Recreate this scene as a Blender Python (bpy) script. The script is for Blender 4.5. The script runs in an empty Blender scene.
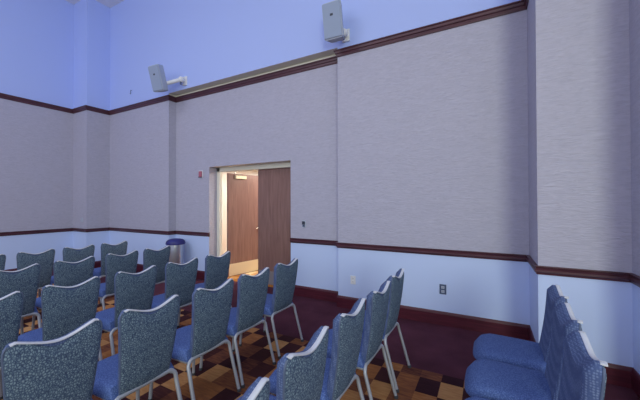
import bpy, bmesh, math, random
from mathutils import Vector, Matrix
random.seed(4)
C = bpy.context.scene.collection
SC = bpy.context.scene

# ------------------------------------------------------------------ materials
def lin(c):
    return tuple(((v/255)/12.92 if v/255 <= .04045 else ((v/255+.055)/1.055)**2.4) for v in c)
def new_mat(name, rgb, rough=.6, metal=0., spec=.5):
    m = bpy.data.materials.new(name); m.use_nodes = True
    b = m.node_tree.nodes['Principled BSDF']
    b.inputs['Base Color'].default_value = (*lin(rgb), 1)
    b.inputs['Roughness'].default_value = rough
    b.inputs['Metallic'].default_value = metal
    b.inputs['Specular IOR Level'].default_value = spec
    return m
def nd(m, t, **kw):
    n = m.node_tree.nodes.new(t)
    for k, v in kw.items(): setattr(n, k, v)
    return n
def lk(m, a, b): m.node_tree.links.new(a, b)
def bsdf(m): return m.node_tree.nodes['Principled BSDF']
def coords(m, scale):
    tc = nd(m, 'ShaderNodeTexCoord'); mp = nd(m, 'ShaderNodeMapping')
    mp.inputs['Scale'].default_value = scale
    lk(m, tc.outputs['Object'], mp.inputs['Vector'])
    return mp.outputs['Vector']
def noise(m, scale=(1, 1, 1), s=5., detail=3., dist=0.):
    n = nd(m, 'ShaderNodeTexNoise')
    n.inputs['Scale'].default_value = s; n.inputs['Detail'].default_value = detail
    n.inputs['Distortion'].default_value = dist
    lk(m, coords(m, scale), n.inputs['Vector'])
    return n.outputs['Fac']
def ramp(m, fac, stops, interp='LINEAR'):
    r = nd(m, 'ShaderNodeValToRGB'); r.color_ramp.interpolation = interp
    e = r.color_ramp.elements
    while len(e) < len(stops): e.new(.5)
    for el, (p, c) in zip(e, stops):
        el.position = p; el.color = (*lin(c), 1)
    lk(m, fac, r.inputs['Fac'])
    return r.outputs['Color']
def bump(m, fac, strength, dist=.01):
    b = nd(m, 'ShaderNodeBump'); b.inputs['Strength'].default_value = strength
    b.inputs['Distance'].default_value = dist
    lk(m, fac, b.inputs['Height']); lk(m, b.outputs['Normal'], bsdf(m).inputs['Normal'])
def colour(m, out): lk(m, out, bsdf(m).inputs['Base Color'])

M = {}
m = M['paint'] = new_mat('pale_blue_paint', (176, 194, 248), .6, 0, .3)
bump(m, noise(m, (1, 1, 1), 60), .05, .004)
m = M['wains'] = new_mat('wainscot_paint', (194, 212, 250), .5, 0, .35)
bump(m, noise(m, (1, 1, 1), 60), .05, .004)
m = M['paper'] = new_mat('greige_wallcovering', (190, 182, 192), .55, 0, .4)
f = noise(m, (10, 10, 60), 1.0, 4, 1.2)
colour(m, ramp(m, f, [(.3, (170, 169, 188)), (.7, (184, 183, 201))]))
bump(m, f, .8, .008)
m = M['ceil'] = new_mat('ceiling_paint', (232, 234, 240), .8)
bump(m, noise(m, (1, 1, 1), 80), .1, .004)
m = M['cream'] = new_mat('cream_frame_paint', (228, 226, 214), .5)
m = M['rail'] = new_mat('mahogany_trim', (84, 42, 50), .38)
f = noise(m, (3, 3, 60), 1.5, 4)
colour(m, ramp(m, f, [(.3, (62, 32, 44)), (.75, (92, 53, 64))]))
m = M['base'] = new_mat('mahogany_baseboard', (78, 22, 40), .45)
colour(m, ramp(m, noise(m, (3, 3, 50), 1.5, 4), [(.3, (66, 16, 34)), (.75, (92, 30, 46))]))
m = M['border'] = new_mat('burgundy_carpet', (70, 36, 48), .95, 0, .1)
f = noise(m, (1, 1, 1), 260, 2)
f2 = noise(m, (1, 1, 1), 3, 3)
mx = nd(m, 'ShaderNodeMath', operation='ADD'); lk(m, f, mx.inputs[0]); lk(m, f2, mx.inputs[1])
hf = nd(m, 'ShaderNodeMath', operation='MULTIPLY'); hf.inputs[1].default_value = .5; lk(m, mx.outputs[0], hf.inputs[0])
colour(m, ramp(m, hf.outputs[0], [(.35, (70, 37, 50)), (.65, (94, 54, 69))]))
bump(m, f, .5, .004)

def block_carpet(name, pal, cx, cy):
    """woven carpet of rectangular blocks, a grain inside each block"""
    m = new_mat(name, (100, 60, 40), .95, 0, .1)
    v = coords(m, (1/cx, 1/cy, 1))
    sep = nd(m, 'ShaderNodeSeparateXYZ'); lk(m, v, sep.inputs[0])
    fl = []
    for k in (0, 1):
        q = nd(m, 'ShaderNodeMath', operation='FLOOR'); lk(m, sep.outputs[k], q.inputs[0]); fl.append(q)
    cmb = nd(m, 'ShaderNodeCombineXYZ'); lk(m, fl[0].outputs[0], cmb.inputs[0]); lk(m, fl[1].outputs[0], cmb.inputs[1])
    wn = nd(m, 'ShaderNodeTexWhiteNoise', noise_dimensions='3D'); lk(m, cmb.outputs[0], wn.inputs['Vector'])
    ad = nd(m, 'ShaderNodeMath', operation='ADD'); lk(m, fl[0].outputs[0], ad.inputs[0]); lk(m, fl[1].outputs[0], ad.inputs[1])
    fm = nd(m, 'ShaderNodeMath', operation='FLOORED_MODULO'); fm.inputs[1].default_value = 2; lk(m, ad.outputs[0], fm.inputs[0])
    # checker value decides dark or light, the white noise varies it
    ml = nd(m, 'ShaderNodeMath', operation='MULTIPLY'); ml.inputs[1].default_value = .36; lk(m, fm.outputs[0], ml.inputs[0])
    mn = nd(m, 'ShaderNodeMath', operation='MULTIPLY_ADD'); mn.inputs[1].default_value = .56
    lk(m, wn.outputs['Value'], mn.inputs[0]); lk(m, ml.outputs[0], mn.inputs[2])
    g = noise(m, (4, 22, 1), 2.2, 4, .6)
    gm = nd(m, 'ShaderNodeMath', operation='MULTIPLY_ADD'); gm.inputs[1].default_value = .35; lk(m, g, gm.inputs[0]); lk(m, mn.outputs[0], gm.inputs[2])
    gs = nd(m, 'ShaderNodeMath', operation='SUBTRACT'); gs.inputs[1].default_value = .17; lk(m, gm.outputs[0], gs.inputs[0])
    colour(m, ramp(m, gs.outputs[0], pal))
    bump(m, noise(m, (1, 1, 1), 260, 2), .5, .004)
    return m
M['carpet'] = block_carpet('block_pattern_carpet',
    [(.0, (52, 28, 38)), (.34, (74, 42, 44)), (.45, (114, 70, 56)), (.62, (158, 104, 66)), (.9, (202, 154, 106))], .175, .235)
M['hallcarpet'] = block_carpet('corridor_carpet',
    [(.0, (140, 86, 40)), (.4, (200, 136, 66)), (.9, (236, 214, 170))], .3, .3)

def wood(name, a, b, rough=.4):
    m = new_mat(name, a, rough)
    f = noise(m, (14, 14, 1.1), 1.6, 5, .8)
    colour(m, ramp(m, f, [(.3, a), (.72, b)]))
    return m
M['doorwood'] = wood('door_veneer', (122, 90, 84), (146, 112, 104), .34)

m = M['weave'] = new_mat('grey_green_patterned_weave', (90, 110, 110), .85, 0, .2)
vo = nd(m, 'ShaderNodeTexVoronoi', feature='DISTANCE_TO_EDGE'); vo.inputs['Scale'].default_value = 100
lk(m, coords(m, (1, 1, .8)), vo.inputs['Vector'])
n1 = noise(m, (1, 1, 1), 150, 2)
ad = nd(m, 'ShaderNodeMath', operation='MULTIPLY_ADD'); ad.inputs[1].default_value = .22
lk(m, n1, ad.inputs[0]); lk(m, vo.outputs['Distance'], ad.inputs[2])
colour(m, ramp(m, ad.outputs[0], [(.12, (56, 70, 98)), (.24, (88, 108, 130)), (.45, (128, 148, 160))]))
m = M['bluefab'] = new_mat('blue_dotted_upholstery', (72, 96, 170), .8, 0, .25)
vo = nd(m, 'ShaderNodeTexVoronoi'); vo.inputs['Scale'].default_value = 140
lk(m, coords(m, (1, 1, 1)), vo.inputs['Vector'])
colour(m, ramp(m, vo.outputs['Distance'], [(.15, (104, 128, 184)), (.6, (68, 90, 146))]))
m = M['dotfab'] = new_mat('blue_grey_dotted_upholstery', (80, 100, 150), .85, 0, .2)
vo = nd(m, 'ShaderNodeTexVoronoi'); vo.inputs['Scale'].default_value = 95; vo.inputs['Randomness'].default_value = .25
lk(m, coords(m, (1, 1, 1)), vo.inputs['Vector'])
colour(m, ramp(m, vo.outputs['Distance'], [(.2, (112, 128, 164)), (.5, (74, 90, 132))]))
M['piping'] = new_mat('slate_piping', (84, 98, 126), .5)
M['silver'] = new_mat('silver_powder_coat', (176, 182, 194), .38, .35)
M['strip'] = new_mat('pale_silver_edge', (214, 218, 228), .35, .2)
M['glide'] = new_mat('grey_nylon', (60, 62, 70), .6)
M['steel'] = new_mat('brushed_steel', (196, 200, 208), .28, .85)
M['lid'] = new_mat('dark_blue_plastic', (42, 46, 120), .5)
M['brass'] = new_mat('pale_metal_plate', (226, 214, 186), .4, .25)
M['kick'] = new_mat('dull_grey_plate', (150, 146, 150), .45, .3)
M['chrome'] = new_mat('chrome', (215, 212, 206), .22, .8)
M['white'] = new_mat('white_plastic', (226, 228, 232), .45)
M['spk'] = new_mat('pale_grey_speaker_cabinet', (176, 186, 204), .55)
m = M['grille'] = new_mat('speaker_grille_cloth', (150, 164, 190), .75)
bump(m, noise(m, (1, 1, 1), 400, 1), .4, .002)
M['dark'] = new_mat('charcoal_plastic', (52, 58, 72), .5)
M['slate'] = new_mat('slate_blue_plastic', (70, 84, 116), .5)
M['red'] = new_mat('red_alarm_plastic', (176, 96, 116), .45)
M['hallwall'] = new_mat('corridor_paint', (222, 216, 208), .7)
em = bpy.data.materials.new('lamp_diffuser'); em.use_nodes = True
b = em.node_tree.nodes['Principled BSDF']
b.inputs['Emission Color'].default_value = (1, .95, .88, 1); b.inputs['Emission Strength'].default_value = 18
M['lamp'] = em

# ------------------------------------------------------------------ helpers
def obj(name, bm, mats, parent=None, smooth=False, loc=None):
    bmesh.ops.recalc_face_normals(bm, faces=bm.faces[:])
    me = bpy.data.meshes.new(name); bm.to_mesh(me); bm.free()
    for q in (mats if isinstance(mats, (list, tuple)) else [mats]): me.materials.append(q)
    if smooth:
        for p in me.polygons: p.use_smooth = True
        try: me.set_sharp_from_angle(angle=math.radians(40))
        except Exception: pass
    o = bpy.data.objects.new(name, me); C.objects.link(o)
    if parent is not None: o.parent = parent
    if loc is not None: o.location = loc
    return o
def box(bm, lo, hi, bev=0., rot=None, org=(0, 0, 0)):
    r = bmesh.ops.create_cube(bm, size=1.)
    vs = r['verts']
    c = [(a+b)/2 for a, b in zip(lo, hi)]; s = [abs(b-a) for a, b in zip(lo, hi)]
    for v in vs: v.co = Vector((v.co.x*s[0]+c[0], v.co.y*s[1]+c[1], v.co.z*s[2]+c[2]))
    if bev:
        es = list({e for v in vs for e in v.link_edges})
        g = bmesh.ops.bevel(bm, geom=es, offset=bev, segments=2, affect='EDGES', profile=.5)
        vs = list({v for f in g['faces'] for v in f.verts} | {v for v in vs if v.is_valid})
    if rot is not None:
        for v in vs: v.co = rot @ (v.co-Vector(org)) + Vector(org)
    return vs
def tube(bm, pts, r, seg=10, flat=1.):
    pts = [Vector(p) for p in pts]; rings = []
    up = None
    for i, p in enumerate(pts):
        t = (pts[min(i+1, len(pts)-1)]-pts[max(i-1, 0)]).normalized()
        if up is None:
            up = Vector((1, 0, 0)) if abs(t.x) < .8 else Vector((0, 0, 1))
        a = (up - t*up.dot(t)).normalized(); bb = t.cross(a); up = a
        rr = r[i] if isinstance(r, (list, tuple)) else r
        rings.append([bm.verts.new(p + a*math.cos(2*math.pi*k/seg)*rr*flat + bb*math.sin(2*math.pi*k/seg)*rr) for k in range(seg)])
    for A, B in zip(rings, rings[1:]):
        for k in range(seg): bm.faces.new((A[k], A[(k+1) % seg], B[(k+1) % seg], B[k]))
    bm.faces.new(rings[0][::-1]); bm.faces.new(rings[-1])
def lathe(bm, prof, seg=28, cx=0, cy=0):
    rings = []
    for r, z in prof:
        rings.append([bm.verts.new((cx+r*math.cos(2*math.pi*k/seg), cy+r*math.sin(2*math.pi*k/seg), z)) for k in range(seg)])
    for A, B in zip(rings, rings[1:]):
        for k in range(seg): bm.faces.new((A[k], A[(k+1) % seg], B[(k+1) % seg], B[k]))
    bm.faces.new(rings[0][::-1]); bm.faces.new(rings[-1])
def grid_solid(bm, F, B, nu, nv):
    """closed solid between two point grids F[i][j], B[i][j]"""
    fv = [[bm.verts.new(F(i, j)) for j in range(nv+1)] for i in range(nu+1)]
    bv = [[bm.verts.new(B(i, j)) for j in range(nv+1)] for i in range(nu+1)]
    for i in range(nu):
        for j in range(nv):
            bm.faces.new((fv[i][j], fv[i+1][j], fv[i+1][j+1], fv[i][j+1]))
            bm.faces.new((bv[i][j], bv[i][j+1], bv[i+1][j+1], bv[i+1][j]))
    for i in range(nu):
        bm.faces.new((fv[i][0], bv[i][0], bv[i+1][0], fv[i+1][0]))
        bm.faces.new((fv[i][nv], fv[i+1][nv], bv[i+1][nv], bv[i][nv]))
    for j in range(nv):
        bm.faces.new((fv[0][j], fv[0][j+1], bv[0][j+1], bv[0][j]))
        bm.faces.new((fv[nu][j], bv[nu][j], bv[nu][j+1], fv[nu][j+1]))
def sweep(bm, path, prof):
    """mitred moulding: path = plan points, room on the RIGHT of travel; prof = (distance from wall, z)"""
    n = len(path); P = [Vector((a, b)) for a, b in path]; rings = []
    for i in range(n):
        def nrm(a, b):
            d = (b-a).normalized(); return Vector((d.y, -d.x))
        if i == 0: k = nrm(P[0], P[1])
        elif i == n-1: k = nrm(P[-2], P[-1])
        else:
            a, b = nrm(P[i-1], P[i]), nrm(P[i], P[i+1]); k = (a+b)/(1+a.dot(b))
        rings.append([bm.verts.new((P[i].x+k.x*d, P[i].y+k.y*d, z)) for d, z in prof])
    m_ = len(prof)
    for A, B in zip(rings, rings[1:]):
        for k in range(m_): bm.faces.new((A[k], A[(k+1) % m_], B[(k+1) % m_], B[k]))
    bm.faces.new(rings[0][::-1]); bm.faces.new(rings[-1])
def thing(name, label, cat, loc=(0, 0, 0), rotz=0, group=None):
    o = bpy.data.objects.new(name, None); C.objects.link(o)
    o.empty_display_size = .1
    o.location = loc; o.rotation_euler = (0, 0, rotz); o['label'] = label; o['category'] = cat
    if group: o['group'] = group
    return o
def tag(o, label, cat, group=None):
    o['label'] = label; o['category'] = cat
    if group: o['group'] = group
    return o
def struct(o, label=None, cat=None):
    o['kind'] = 'structure'
    if label: o['label'] = label
    if cat: o['category'] = cat
    return o

# ------------------------------------------------------------------ room shell
XW, XP, YP = -8.81, -8.18, 3.64          # left wall, its corner pier
YB, YR = 4.14, 4.315                     # back wall plane, door recess plane
XA, XB = -5.90, -1.945                   # ends of the recess
XC, YC, XD, YD = .425, 3.486, 1.07, 2.95 # stepped pier at the right
ZR, ZU, ZS, ZC = .914, 3.784, 3.885, 6.41
DX0, DX1, DZ = -4.88, -2.915, 2.275       # doorway
SY, EX = -7.0, 7.0                       # extent behind and right of the camera

def bands(bm, a, b, zs, mi):
    """wall from plan point a to b, one quad per band"""
    for z0, z1, k in zip(zs, zs[1:], mi):
        v = [bm.verts.new(p) for p in ((a[0], a[1], z0), (b[0], b[1], z0), (b[0], b[1], z1), (a[0], a[1], z1))]
        bm.faces.new(v).material_index = k
WM = [M['wains'], M['paper'], M['paint'], M['cream']]
ZS4 = (0, ZR, ZU, ZC)
T = .22                                  # wall thickness shown by outer skin
bm = bmesh.new()
bands(bm, (XW, SY), (XW, YP), ZS4, (0, 1, 2))
bands(bm, (XW, YP), (XP, YP), ZS4, (0, 1, 2))
bands(bm, (XP, YP), (XP, YB), ZS4, (0, 1, 2))
struct(obj('wall_left', bm, WM), 'greige left wall above pale blue wainscot with a corner pier', 'wall')

bm = bmesh.new()
bands(bm, (XP, YB), (XA, YB), ZS4, (0, 1, 2))
bands(bm, (XA, YB), (XA, YR), (0, ZR, ZU, ZS), (0, 1, 3))
bands(bm, (XA, YR), (DX0, YR), (0, ZR, ZU, ZS), (0, 1, 3))
bands(bm, (DX1, YR), (XB, YR), (0, ZR, ZU, ZS), (0, 1, 3))
bands(bm, (DX0, YR), (DX1, YR), (DZ, ZU, ZS), (1, 3))
bands(bm, (XB, YR), (XB, YB), (0, ZR, ZU, ZS), (0, 1, 2))
v = [bm.verts.new(p) for p in ((XA, YB, ZS), (XB, YB, ZS), (XB, YR, ZS), (XA, YR, ZS))]
bm.faces.new(v).material_index = 3       # soffit over the recess
bands(bm, (XA, YB), (XB, YB), (ZS, ZC), (2,))
bands(bm, (XB, YB), (XC, YB), ZS4, (0, 1, 2))
bands(bm, (XC, YB), (XC, YC), ZS4, (0, 1, 2))
bands(bm, (XC, YC), (XD, YC), ZS4, (0, 1, 2))
bands(bm, (XD, YC), (XD, YD), ZS4, (0, 1, 2))
bands(bm, (XD, YD), (EX, YD), ZS4, (0, 1, 2))
# reveal of the doorway
for a, b in (((DX0, YR), (DX0, YR+.2)), ((DX1, YR+.2), (DX1, YR))): bands(bm, a, b, (0, DZ), (1,))
v = [bm.verts.new(p) for p in ((DX0, YR, DZ), (DX1, YR, DZ), (DX1, YR+.2, DZ), (DX0, YR+.2, DZ))]
bm.faces.new(v).material_index = 3
struct(obj('wall_back', bm, WM), 'long back wall with recessed bay around the open doorway', 'wall')

bm = bmesh.new(); box(bm, (XW-.2, SY, -.1), (EX, YB-1.19, 0))
struct(obj('floor', bm, M['carpet']), 'carpet of brown and amber woven blocks under the chairs', 'floor')
bm = bmesh.new(); box(bm, (XW-.2, YB-1.19, -.1), (EX, YR+.2, .0))
struct(obj('trim_7', bm, M['border']), 'plain burgundy carpet border along the back wall', 'carpet border')
bm = bmesh.new(); box(bm, (XW-.2, SY, ZC), (EX, YR+.1, ZC+.1))
struct(obj('ceiling', bm, M['ceil']), 'flat pale ceiling above the pale blue walls', 'ceiling')

# mouldings
up_prof = [(-.02, ZU-.05), (.012, ZU-.05), (.018, ZU-.035), (.018, ZU-.008), (.03, ZU+.0), (.034, ZU+.03), (.046, ZU+.038), (.046, ZU+.05), (-.02, ZU+.05)]
full = [(XW, SY), (XW, YP), (XP, YP), (XP, YB), (XA, YB), (XA, YR), (XB, YR), (XB, YB), (XC, YB), (XC, YC), (XD, YC), (XD, YD), (EX, YD)]
bm = bmesh.new(); sweep(bm, full, up_prof)
struct(obj('trim_1', bm, M['rail']), 'dark mahogany picture moulding high on the walls', 'moulding')
ch_prof = [(-.02, ZR-.036), (.012, ZR-.036), (.016, ZR-.02), (.03, ZR-.01), (.03, ZR+.008), (.018, ZR+.018), (.022, ZR+.034), (.03, ZR+.036), (.03, ZR+.044), (-.02, ZR+.044)]
left_path = [(XW, SY), (XW, YP), (XP, YP), (XP, YB), (XA, YB), (XA, YR), (DX0-.0, YR)]
right_path = [(DX1, YR), (XB, YR), (XB, YB), (XC, YB), (XC, YC), (XD, YC), (XD, YD), (EX, YD)]
bm = bmesh.new(); sweep(bm, left_path, ch_prof)
struct(obj('trim_2', bm, M['rail']), 'dark chair rail left of the doorway', 'chair rail')
bm = bmesh.new(); sweep(bm, right_path, ch_prof)
struct(obj('trim_3', bm, M['rail']), 'dark chair rail right of the doorway', 'chair rail')
bs_prof = [(-.02, .001), (.018, .001), (.018, .14), (.012, .16), (.006, .171), (-.02, .171)]
bm = bmesh.new(); sweep(bm, left_path, bs_prof)
struct(obj('baseboard_left', bm, M['base']), 'dark red wooden baseboard left of the doorway', 'baseboard')
bm = bmesh.new(); sweep(bm, right_path, bs_prof)
struct(obj('baseboard_right', bm, M['base']), 'dark red wooden baseboard right of the doorway', 'baseboard')

# door frame (cream), set back in the reveal
FY0, FY1 = YR+.2, YR+.27
bm = bmesh.new()
box(bm, (DX0-.05, FY0, 0), (DX0+.075, FY1, DZ), .004)
box(bm, (DX1-.05, FY0, 0), (DX1+.05, FY1, DZ), .004)
box(bm, (DX0-.05, FY0, DZ-.085), (DX1+.05, FY1, DZ+.05), .004)
struct(obj('trim_4', bm, M['cream']), 'cream painted door frame inside the doorway', 'door frame')

LW = .885
def door(name, label, hinge, ang, side, kmat, lever=True, closer=False):
    """leaf mesh, hinge edge at local x=0, leaf running along +x*side"""
    bm = bmesh.new(); s = side
    box(bm, (min(0, s*LW), 0, .012), (max(0, s*LW), .045, DZ-(.10 if closer else .05)), .003)
    o = obj(name, bm, M['doorwood'], None, loc=hinge); o.rotation_euler = (0, 0, ang)
    struct(o, label, 'door')
    bm = bmesh.new(); box(bm, (min(s*.02, s*(LW-.02)), -.003, .02), (max(s*.02, s*(LW-.02)), 0, .27), .0008)
    p = obj('kick_plate', bm, kmat, o); p['label'] = 'metal kick plate along the foot of the door'
    if lever:
        bm = bmesh.new(); lathe(bm, [(.001, 0), (.034, 0), (.034, .008), (.015, .011), (.014, .05), (.001, .05)], 16)
        for v in bm.verts: v.co = Vector((v.co.x+s*(LW-.07), -v.co.z, v.co.y+.98))
        tube(bm, [(s*(LW-.07), -.045, .98), (s*(LW-.12), -.05, .98), (s*(LW-.19), -.048, .978)], [.015, .014, .010], 10)
        p = obj('door_handle', bm, M['chrome'], o, True); p['label'] = 'chrome lever handle'
    if closer:
        bm = bmesh.new(); box(bm, (s*.16, -.05, DZ-.21), (s*.44, 0, DZ-.14), .008)
        p = obj('door_closer', bm, M['brass'], o); p['label'] = 'pale metal door closer body'
        bm = bmesh.new(); tube(bm, [(s*.3, -.03, DZ-.145), (s*.3, -.03, DZ-.12), (s*.1, -.12, DZ-.115), (s*.02, -.19, DZ-.112)], .008, 8)
        obj('closer_arm', bm, M['chrome'], p)
    return o
door('door_1', 'brown wooden door leaf standing open into the corridor', (-4.715, FY1+.08, 0), math.radians(80), 1, M['brass'], True, True)
door('door_2', 'closed brown wooden door leaf at the right of the doorway', (DX1-.055, FY1+.004, 0), 0, -1, M['kick'], False)

# corridor behind the doorway
bm = bmesh.new(); box(bm, (-9, FY0, -.1), (-1, 9.2, -.001))
struct(obj('floor_corridor', bm, M['hallcarpet']), 'amber carpet of the corridor beyond the doorway', 'floor')
bm = bmesh.new()
box(bm, (-9, 9.1, 0), (-1, 9.2, 2.7)); box(bm, (-6.75, FY1, 0), (-6.65, 9.2, 2.7)); box(bm, (-1, FY1, 0), (-.9, 9.2, 2.7))
struct(obj('wall_corridor', bm, M['hallwall']), 'off-white corridor wall beyond the doorway', 'wall')
bm = bmesh.new(); box(bm, (-9, FY1, 2.62), (-1, 9.2, 2.7))
struct(obj('ceiling_corridor', bm, M['ceil']), 'pale corridor ceiling beyond the doorway', 'ceiling')
for k, (x, y) in enumerate(((-5.55, 6.0), (-3.4, 5.6), (-5.6, 7.7))):
    t = thing('ceiling_light', ['bright corridor ceiling light seen above the open door', 'bright corridor ceiling light behind the closed door leaf', 'bright corridor ceiling light deepest beyond the open door'][k], 'light', (x, y, 2.62), 0, 'corridor ceiling lights')
    bm = bmesh.new()
    for lo, hi in (((-.6, -.3, -.03), (.6, -.27, 0)), ((-.6, .27, -.03), (.6, .3, 0)), ((-.6, -.27, -.03), (-.57, .27, 0)), ((.57, -.27, -.03), (.6, .27, 0))): box(bm, lo, hi)
    obj('light_frame', bm, M['white'], t)
    bm = bmesh.new(); box(bm, (-.57, -.27, -.02), (.57, .27, -.008)); obj('diffuser', bm, M['lamp'], t)

# ------------------------------------------------------------------ chair
OX = .27                                 # back-top plane sits this far behind the seat centre
def halfw(v): return .159 + .039*v
def ztop(s):
    a = abs(s)
    if a <= .78:
        q = a/.78; return .886 + .046*(q*q*(3-2*q)*.4+.6*q*q)
    q = (a-.78)/.22
    return .932 - .058*(1-math.sqrt(max(0, 1-q*q)))
Z0 = .415
def shelltop(s):                         # the rear panel dips below the edge strip
    a = min(1, abs(s)/.62)
    return ztop(s) - .024*(1-a*a)**2 - .004
def backpt(s, v, off, top=ztop):
    z = Z0 + v*(top(s)-Z0)
    h = (z-Z0)/(.93-Z0)
    x = -.070 + .07*h + .018*math.sin(math.pi*h) *.6
    x += -.018*s*s*0 + .012*(1-s*s)      # gentle wrap
    return Vector((OX+x+off, s*halfw(h), z))
def U(n): return [math.sin((-1+2*i/n)*math.pi/2) for i in range(n+1)]
NU, NV = 22, 14
su = U(NU)
def edge(i, j):                          # 1 inside, 0 on the rim
    s = abs(su[i]); v = j/NV
    e = min(1, (1-s)/.16); w = min(1, v/.08, (1-v)/.07 if v < 1 else 0)
    e = math.sqrt(max(0, 1-(1-e)**2)); w = math.sqrt(max(0, 1-(1-w)**2))
    return e*w
def fedge(i, j):                         # cushion keeps its thickness at the top rim
    s = abs(su[i]); v = j/NV
    e = min(1, (1-s)/.2); w = min(1, v/.08) if v < .5 else min(1, (1-v)/.06)
    e = math.sqrt(max(0, 1-(1-e)**2)); w = math.sqrt(max(0, 1-(1-w)**2))
    return e*(.4+.6*w)
def rear(off): return lambda i, j: backpt(su[i], j/NV, off*(.35+.65*edge(i, j)), shelltop)
def front(off): return lambda i, j: backpt(su[i], j/NV, -off*(.05+.95*fedge(i, j)))
def zero(i, j): return backpt(su[i], j/NV, 0)
def shellzero(i, j): return backpt(su[i], j/NV, .0005, shelltop)

def make_chair(label):
    t = thing('banquet_chair', label, 'chair')
    bm = bmesh.new(); grid_solid(bm, rear(.016), shellzero, NU, NV)
    p = obj('back_shell', bm, M['weave'], t, True); p['label'] = 'grey-green patterned back panel'
    bm = bmesh.new(); grid_solid(bm, front(.055), zero, NU, NV)
    p = obj('back_cushion', bm, M['dotfab'], t, True); p['label'] = 'blue dotted front of the backrest'
    # silver edge along the dipped top, thin down the sides
    bm = bmesh.new(); k = 20; rings = []
    for i in range(k+1):
        s = -.87+1.74*i/k
        for_ = backpt(s, 1, 0); z = for_.z
        rings.append([bm.verts.new((for_.x+dx, for_.y, z+dz)) for dx, dz in ((-.006, -.002), (-.006, .002), (-.002, .004), (.012, .004), (.0165, .002), (.0165, -.004))])
    for A, B in zip(rings, rings[1:]):
        for q in range(6): bm.faces.new((A[q], A[(q+1) % 6], B[(q+1) % 6], B[q]))
    bm.faces.new(rings[0][::-1]); bm.faces.new(rings[-1])
    p = obj('top_edge_strip', bm, M['strip'], t, True); p['label'] = 'pale silver strip along the dipped top edge'
    for sgn in (-1, 1):
        bm = bmesh.new()
        pts = [backpt(sgn, j/10, .004) for j in range(11)] + [backpt(sgn*s, 1, .004) for s in (.985, .95, .92)]
        tube(bm, pts, .005, 8); obj('edge_piping', bm, M['piping'], t, True)
    # seat: rounded front, domed top
    bm = bmesh.new(); n = 20; mth = 14
    def spt(i, j, top):
        s = su2[i]; u = j/mth            # u 0 rear .. 1 front
        hw = .202 + .02*u
        fx = 1.
        x0, x1 = .205, -.275
        # superelliptic plan: front corners rounded
        xf = x1 + .085*(abs(s)**4.5)
        x = x0 + (xf-x0)*u
        e = min(1, (1-abs(s))/.14, u/.08, (1-u)/.2)
        e = math.sqrt(max(0, 1-(1-max(0, e))**2))
        dome = .016*(1-s*s)*(1-(2*u-1)**2) 
        z = (.415+.056*e+dome) if top else .400
        return Vector((x, s*hw, z))
    su2 = U(n)
    grid_solid(bm, lambda i, j: spt(i, j, True), lambda i, j: spt(i, j, False), n, mth)
    p = obj('seat', bm, M['bluefab'], t, True); p['label'] = 'blue padded seat with rounded front'
    # frame
    RT = .0142
    UX, UZ = OX-.062, .408
    FXr = OX+.048
    for sgn in (-1, 1):
        bm = bmesh.new(); pts = [(FXr, sgn*.212, .008), (UX+.022, sgn*.203, UZ-.085)]
        for k in range(1, 7):
            a = k/6*math.pi/2
            pts.append((UX+.012*(1-k/6), sgn*(.205-.05*(1-math.cos(a))), UZ-.05+.05*math.sin(a)))
        tube(bm, pts, RT, 12, .85)
        l = obj('leg', bm, M['silver'], t, True)
        bm = bmesh.new(); lathe(bm, [(.012, 0), (.017, .001), (.017, .02), (.013, .024)], 12, FXr, sgn*.212); obj('foot_glide', bm, M['glide'], l, True)
    bm = bmesh.new(); tube(bm, [(UX, -.157, UZ), (UX, 0, UZ), (UX, .157, UZ)], RT, 12, .85)
    obj('rear_crossbar', bm, M['silver'], t, True)
    for sgn in (-1, 1):
        bm = bmesh.new(); tube(bm, [(-.215, sgn*.205, .008), (-.185, sgn*.19, .385)], RT*.9, 12)
        l = obj('leg', bm, M['silver'], t, True)
        bm = bmesh.new(); lathe(bm, [(.011, 0), (.016, .001), (.016, .02), (.012, .024)], 12, -.215, sgn*.205); obj('foot_glide', bm, M['glide'], l, True)
    bm = bmesh.new()
    for sgn in (-1, 1): tube(bm, [(UX-.005, sgn*.185, .388), (-.21, sgn*.19, .388)], .011, 10)
    tube(bm, [(-.19, -.19, .386), (-.19, .19, .386)], .011, 10)
    obj('seat_frame', bm, M['silver'], t, True)
    return t
def dup(root, label):
    r = root.copy(); C.objects.link(r); r['label'] = label
    for ch in list(root.children):
        c = ch.copy(); C.objects.link(c); c.parent = r
        for g in ch.children:
            d = g.copy(); C.objects.link(d); d.parent = c
    return r
ORD = ['first', 'second', 'third', 'fourth', 'fifth', 'sixth', 'seventh']
# (x of back top, y of the chair at the wall end, how many, description)
ROWS = [([-.69, -.685, -.70, -.715, -.70], [2.725, 2.215, 1.71, 1.19, .695], 'nearest row left of the camera'),
        ([-1.865, -1.845, -1.835, -1.845, -1.85, -1.84], [2.705, 2.17, 1.68, 1.178, .705, .21], 'second row left of the camera'),
        ([-2.91]*6, [2.72, 2.215, 1.715, 1.207, .715, .22], 'third row left of the camera'),
        ([-4.07]*5, [2.69, 2.215, 1.70, 1.205, .71], 'fourth row left of the camera'),
        ([-5.22]*5, [2.725, 2.24, 1.755, 1.265, .77], 'farthest row near the left wall'),
        ([.445, .42, .385], [2.685, 2.205, 1.72], 'row at right showing its blue seats')]
proto = None
for xs, ys, desc in ROWS:
    for k, (x, y) in enumerate(zip(xs, ys)):
        lab = f'silver-framed banquet chair, {ORD[k]} from the wall in the {desc}'
        if proto is None:
            proto = o = make_chair(lab); o['group'] = 'banquet chairs set out in rows'
        else: o = dup(proto, lab)
        o.location = (x-OX+random.uniform(-.006, .006), y, 0)
        o.rotation_euler = (0, 0, math.radians(random.uniform(-1.2, 1.2)))

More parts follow.
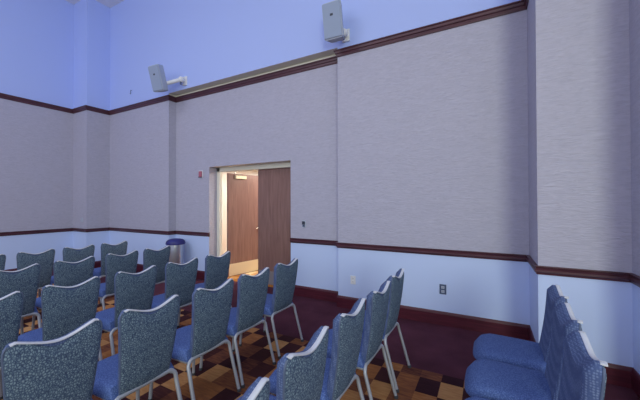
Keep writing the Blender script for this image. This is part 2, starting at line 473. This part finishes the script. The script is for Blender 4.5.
# ------------------------------------------------------------------ wall items
def speaker(label, loc, yaw, pitch, wall_pt):
    t = thing('wall_speaker', label, 'speaker', loc, 0, 'speakers mounted above the picture moulding')
    R = Matrix.Rotation(yaw, 3, 'Z') @ Matrix.Rotation(pitch, 3, 'X')
    W, H, D = .145, .24, .085              # half width, half height, half depth; faces -y
    bm = bmesh.new()
    pl = [(-W, -D), (W, -D), (W*.68, D), (-W*.68, D)]
    lo = [bm.verts.new((a, b, -H)) for a, b in pl]; hi = [bm.verts.new((a, b, H)) for a, b in pl]
    bm.faces.new(lo[::-1]); bm.faces.new(hi)
    for k in range(4): bm.faces.new((lo[k], lo[(k+1) % 4], hi[(k+1) % 4], hi[k]))
    bmesh.ops.bevel(bm, geom=bm.edges[:], offset=.014, segments=2, affect='EDGES')
    for v in bm.verts: v.co = R @ v.co
    obj('cabinet', bm, M['spk'], t, True)
    bm = bmesh.new(); box(bm, (-W+.014, -D-.008, -H+.016), (W-.014, -D+.002, H-.016), .004)
    for v in bm.verts: v.co = R @ v.co
    g = obj('grille', bm, M['grille'], t)
    bm = bmesh.new(); box(bm, (-.022, -D-.0105, .055), (.022, -D-.0078, .085), .001)
    for v in bm.verts: v.co = R @ v.co
    obj('badge', bm, M['dark'], g)
    # bracket from the cabinet's back to the wall
    bm = bmesh.new(); a = R @ Vector((0, D*.7, -.1)); w = Vector(wall_pt)-Vector(loc)
    md = Vector((w.x, w.y-.10, w.z))
    tube(bm, [a, a.lerp(md, .5), md, w], .038, 12)
    box(bm, (w.x-.06, w.y-.025, w.z-.09), (w.x+.06, w.y, w.z+.09), .006)
    bmesh.ops.create_uvsphere(bm, u_segments=12, v_segments=8, radius=.06, matrix=Matrix.Translation(md))
    obj('bracket', bm, M['white'], t, True)
    bm = bmesh.new(); tube(bm, [md+Vector((0, -.01, -.04)), md+Vector((0, -.01, -.1))], .02, 10)
    obj('bracket_knob', bm, M['slate'], t, True)
    return t
speaker('pale grey wall speaker on the longer arm, at the left end of the recess', (-5.63, 3.74, 4.00), math.radians(4), math.radians(15), (-5.37, YB, 4.04))
speaker('pale grey wall speaker above the right end of the recess soffit', (-1.86, 3.86, 4.10), math.radians(2), math.radians(11), (-1.80, YB, 4.02))

# red alarm
t = thing('fire_alarm', 'small red and white fire alarm on the wall left of the doorway', 'alarm', (-5.11, YR, 2.14))
bm = bmesh.new(); box(bm, (-.055, -.02, -.075), (.055, 0, .075), .006); obj('backplate', bm, M['white'], t)
bm = bmesh.new(); box(bm, (-.02, -.055, -.06), (.05, -.02, .06), .01); obj('housing', bm, M['red'], t)
bm = bmesh.new(); box(bm, (-.045, -.04, -.07), (.05, -.02, -.05), .004); obj('lens', bm, M['slate'], t)
# light switch / thermostat right of doorway
t = thing('wall_control', 'small dark control on the wall right of the doorway', 'wall control', (-2.65, YR, 1.20))
bm = bmesh.new(); box(bm, (-.036, -.008, -.06), (.036, 0, .06), .004); obj('plate', bm, M['spk'], t)
bm = bmesh.new(); box(bm, (-.024, -.03, -.01), (.024, -.008, .045), .006); obj('dial', bm, M['dark'], t)
bm = bmesh.new(); box(bm, (-.02, -.02, -.045), (.02, -.008, -.016), .003); obj('button', bm, M['slate'], t)
# outlets
def outlet(label, x, y, z, pm, sm):
    t = thing('power_outlet', label, 'outlet', (x, y, z))
    bm = bmesh.new(); box(bm, (-.04, -.008, -.062), (.04, 0, .062), .003); obj('cover_plate', bm, pm, t)
    for dz in (-.026, .026):
        bm = bmesh.new(); box(bm, (-.019, -.012, dz-.017), (.019, -.008, dz+.017), .002)
        s = obj('socket', bm, sm, t)
        for dx in (-.007, .007):
            bm = bmesh.new(); box(bm, (dx-.0015, -.0125, dz-.006), (dx+.0015, -.0118, dz+.006)); obj('slot', bm, M['dark'], s)
outlet('dark slate power outlet low on the right wainscot', -.484, YB, .452, M['slate'], M['spk'])
outlet('white power outlet low on the wainscot near the recess edge', -1.705, YB, .425, M['white'], M['white'])
# switch plate on the corner pier
t = thing('light_switch', 'pale double light switch on the corner pier above the chair rail', 'switch', (-8.36, YP, 1.16))
bm = bmesh.new(); box(bm, (-.075, -.008, -.062), (.075, 0, .062), .003); obj('cover_plate', bm, M['paper'], t)
for dx in (-.034, .034):
    bm = bmesh.new(); box(bm, (dx-.018, -.016, -.05), (dx+.018, -.006, .05), .003); obj('rocker', bm, M['spk'], t)
# hook high on the back wall
bm = bmesh.new(); tube(bm, [(0, 0, .05), (0, -.03, .05), (0, -.035, .03), (0, -.03, -.03), (0, -.04, -.04), (0, -.05, -.03)], .006, 8)
tag(obj('wall_hook', bm, M['slate'], None, True, (-7.24, YB, 4.13)), 'tiny dark hook high on the blue wall left of the speaker', 'hook')

# waste bin against the recess wall
t = thing('waste_bin', 'round steel waste bin with dark blue lid left of the doorway', 'bin', (-5.52, 4.03, 0))
bm = bmesh.new(); lathe(bm, [(.125, 0), (.135, .012), (.14, .03), (.145, .70), (.14, .745), (.12, .75)], 32); obj('body', bm, M['steel'], t, True)
bm = bmesh.new(); lathe(bm, [(.148, .715), (.178, .72), (.185, .745), (.172, .785), (.14, .815), (.09, .83), (.01, .835)], 32); obj('lid', bm, M['lid'], t, True)
bm = bmesh.new(); lathe(bm, [(.14, .012), (.146, .012), (.147, .05), (.14, .05)], 32); obj('base_band', bm, M['dark'], t, True)

# ------------------------------------------------------------------ light
w = bpy.data.worlds.new('daylight'); SC.world = w; w.use_nodes = True
bg = w.node_tree.nodes['Background']; bg.inputs[0].default_value = (.74, .80, 1.0, 1); bg.inputs[1].default_value = 1.06
def area(name, loc, target, sx, sy, power, col):
    l = bpy.data.lights.new(name, 'AREA'); l.shape = 'RECTANGLE'; l.size = sx; l.size_y = sy
    l.energy = power; l.color = col
    o = bpy.data.objects.new(name, l); C.objects.link(o); o.location = loc
    o.rotation_euler = (Vector(target)-Vector(loc)).to_track_quat('-Z', 'Y').to_euler()
    return o
area('window_and_fill_light', (3.6, -5.6, 3.2), (-1.5, 4.0, 2.2), 2.4, 3.2, 275, (.98, 1.04, .80))
area('window_and_fill_light', (-3.2, -6.3, 3.6), (-6.0, 3.0, 2.6), 3.6, 3.6, 80, (.84, .88, 1.0))  # added fill to lift the dim left walls, no known window here
area('ceiling_fill', (-5.2, -1.4, 6.35), (-6.2, -.6, 0), 4.0, 3.0, 190, (.86, .88, 1.0))  # added overhead fill brightening the left wall and floor, no fixture seen
area('hall_lamp', (-3.6, 6.3, 2.55), (-4.6, 5.2, 0), 1.2, .6, 48, (1, .88, .72))

# ------------------------------------------------------------------ camera
cam = bpy.data.cameras.new('camera'); co = bpy.data.objects.new('camera', cam); C.objects.link(co)
cam.sensor_fit = 'HORIZONTAL'; cam.sensor_width = 36; cam.lens = 304.85/640*36; cam.clip_start = .05
yaw, pit, rol = .4981, .0092, -.0027
fw = Vector((-math.sin(yaw)*math.cos(pit), math.cos(yaw)*math.cos(pit), math.sin(pit)))
R = fw.to_track_quat('-Z', 'Y').to_matrix() @ Matrix.Rotation(rol, 3, 'Z')
co.matrix_world = Matrix.Translation((0, 0, 1.55)) @ R.to_4x4()
SC.camera = co
SC.view_settings.view_transform = 'Standard'; SC.view_settings.look = 'None'
SC.view_settings.gamma = 1; SC.view_settings.use_curve_mapping = False
SC.view_settings.exposure = 0
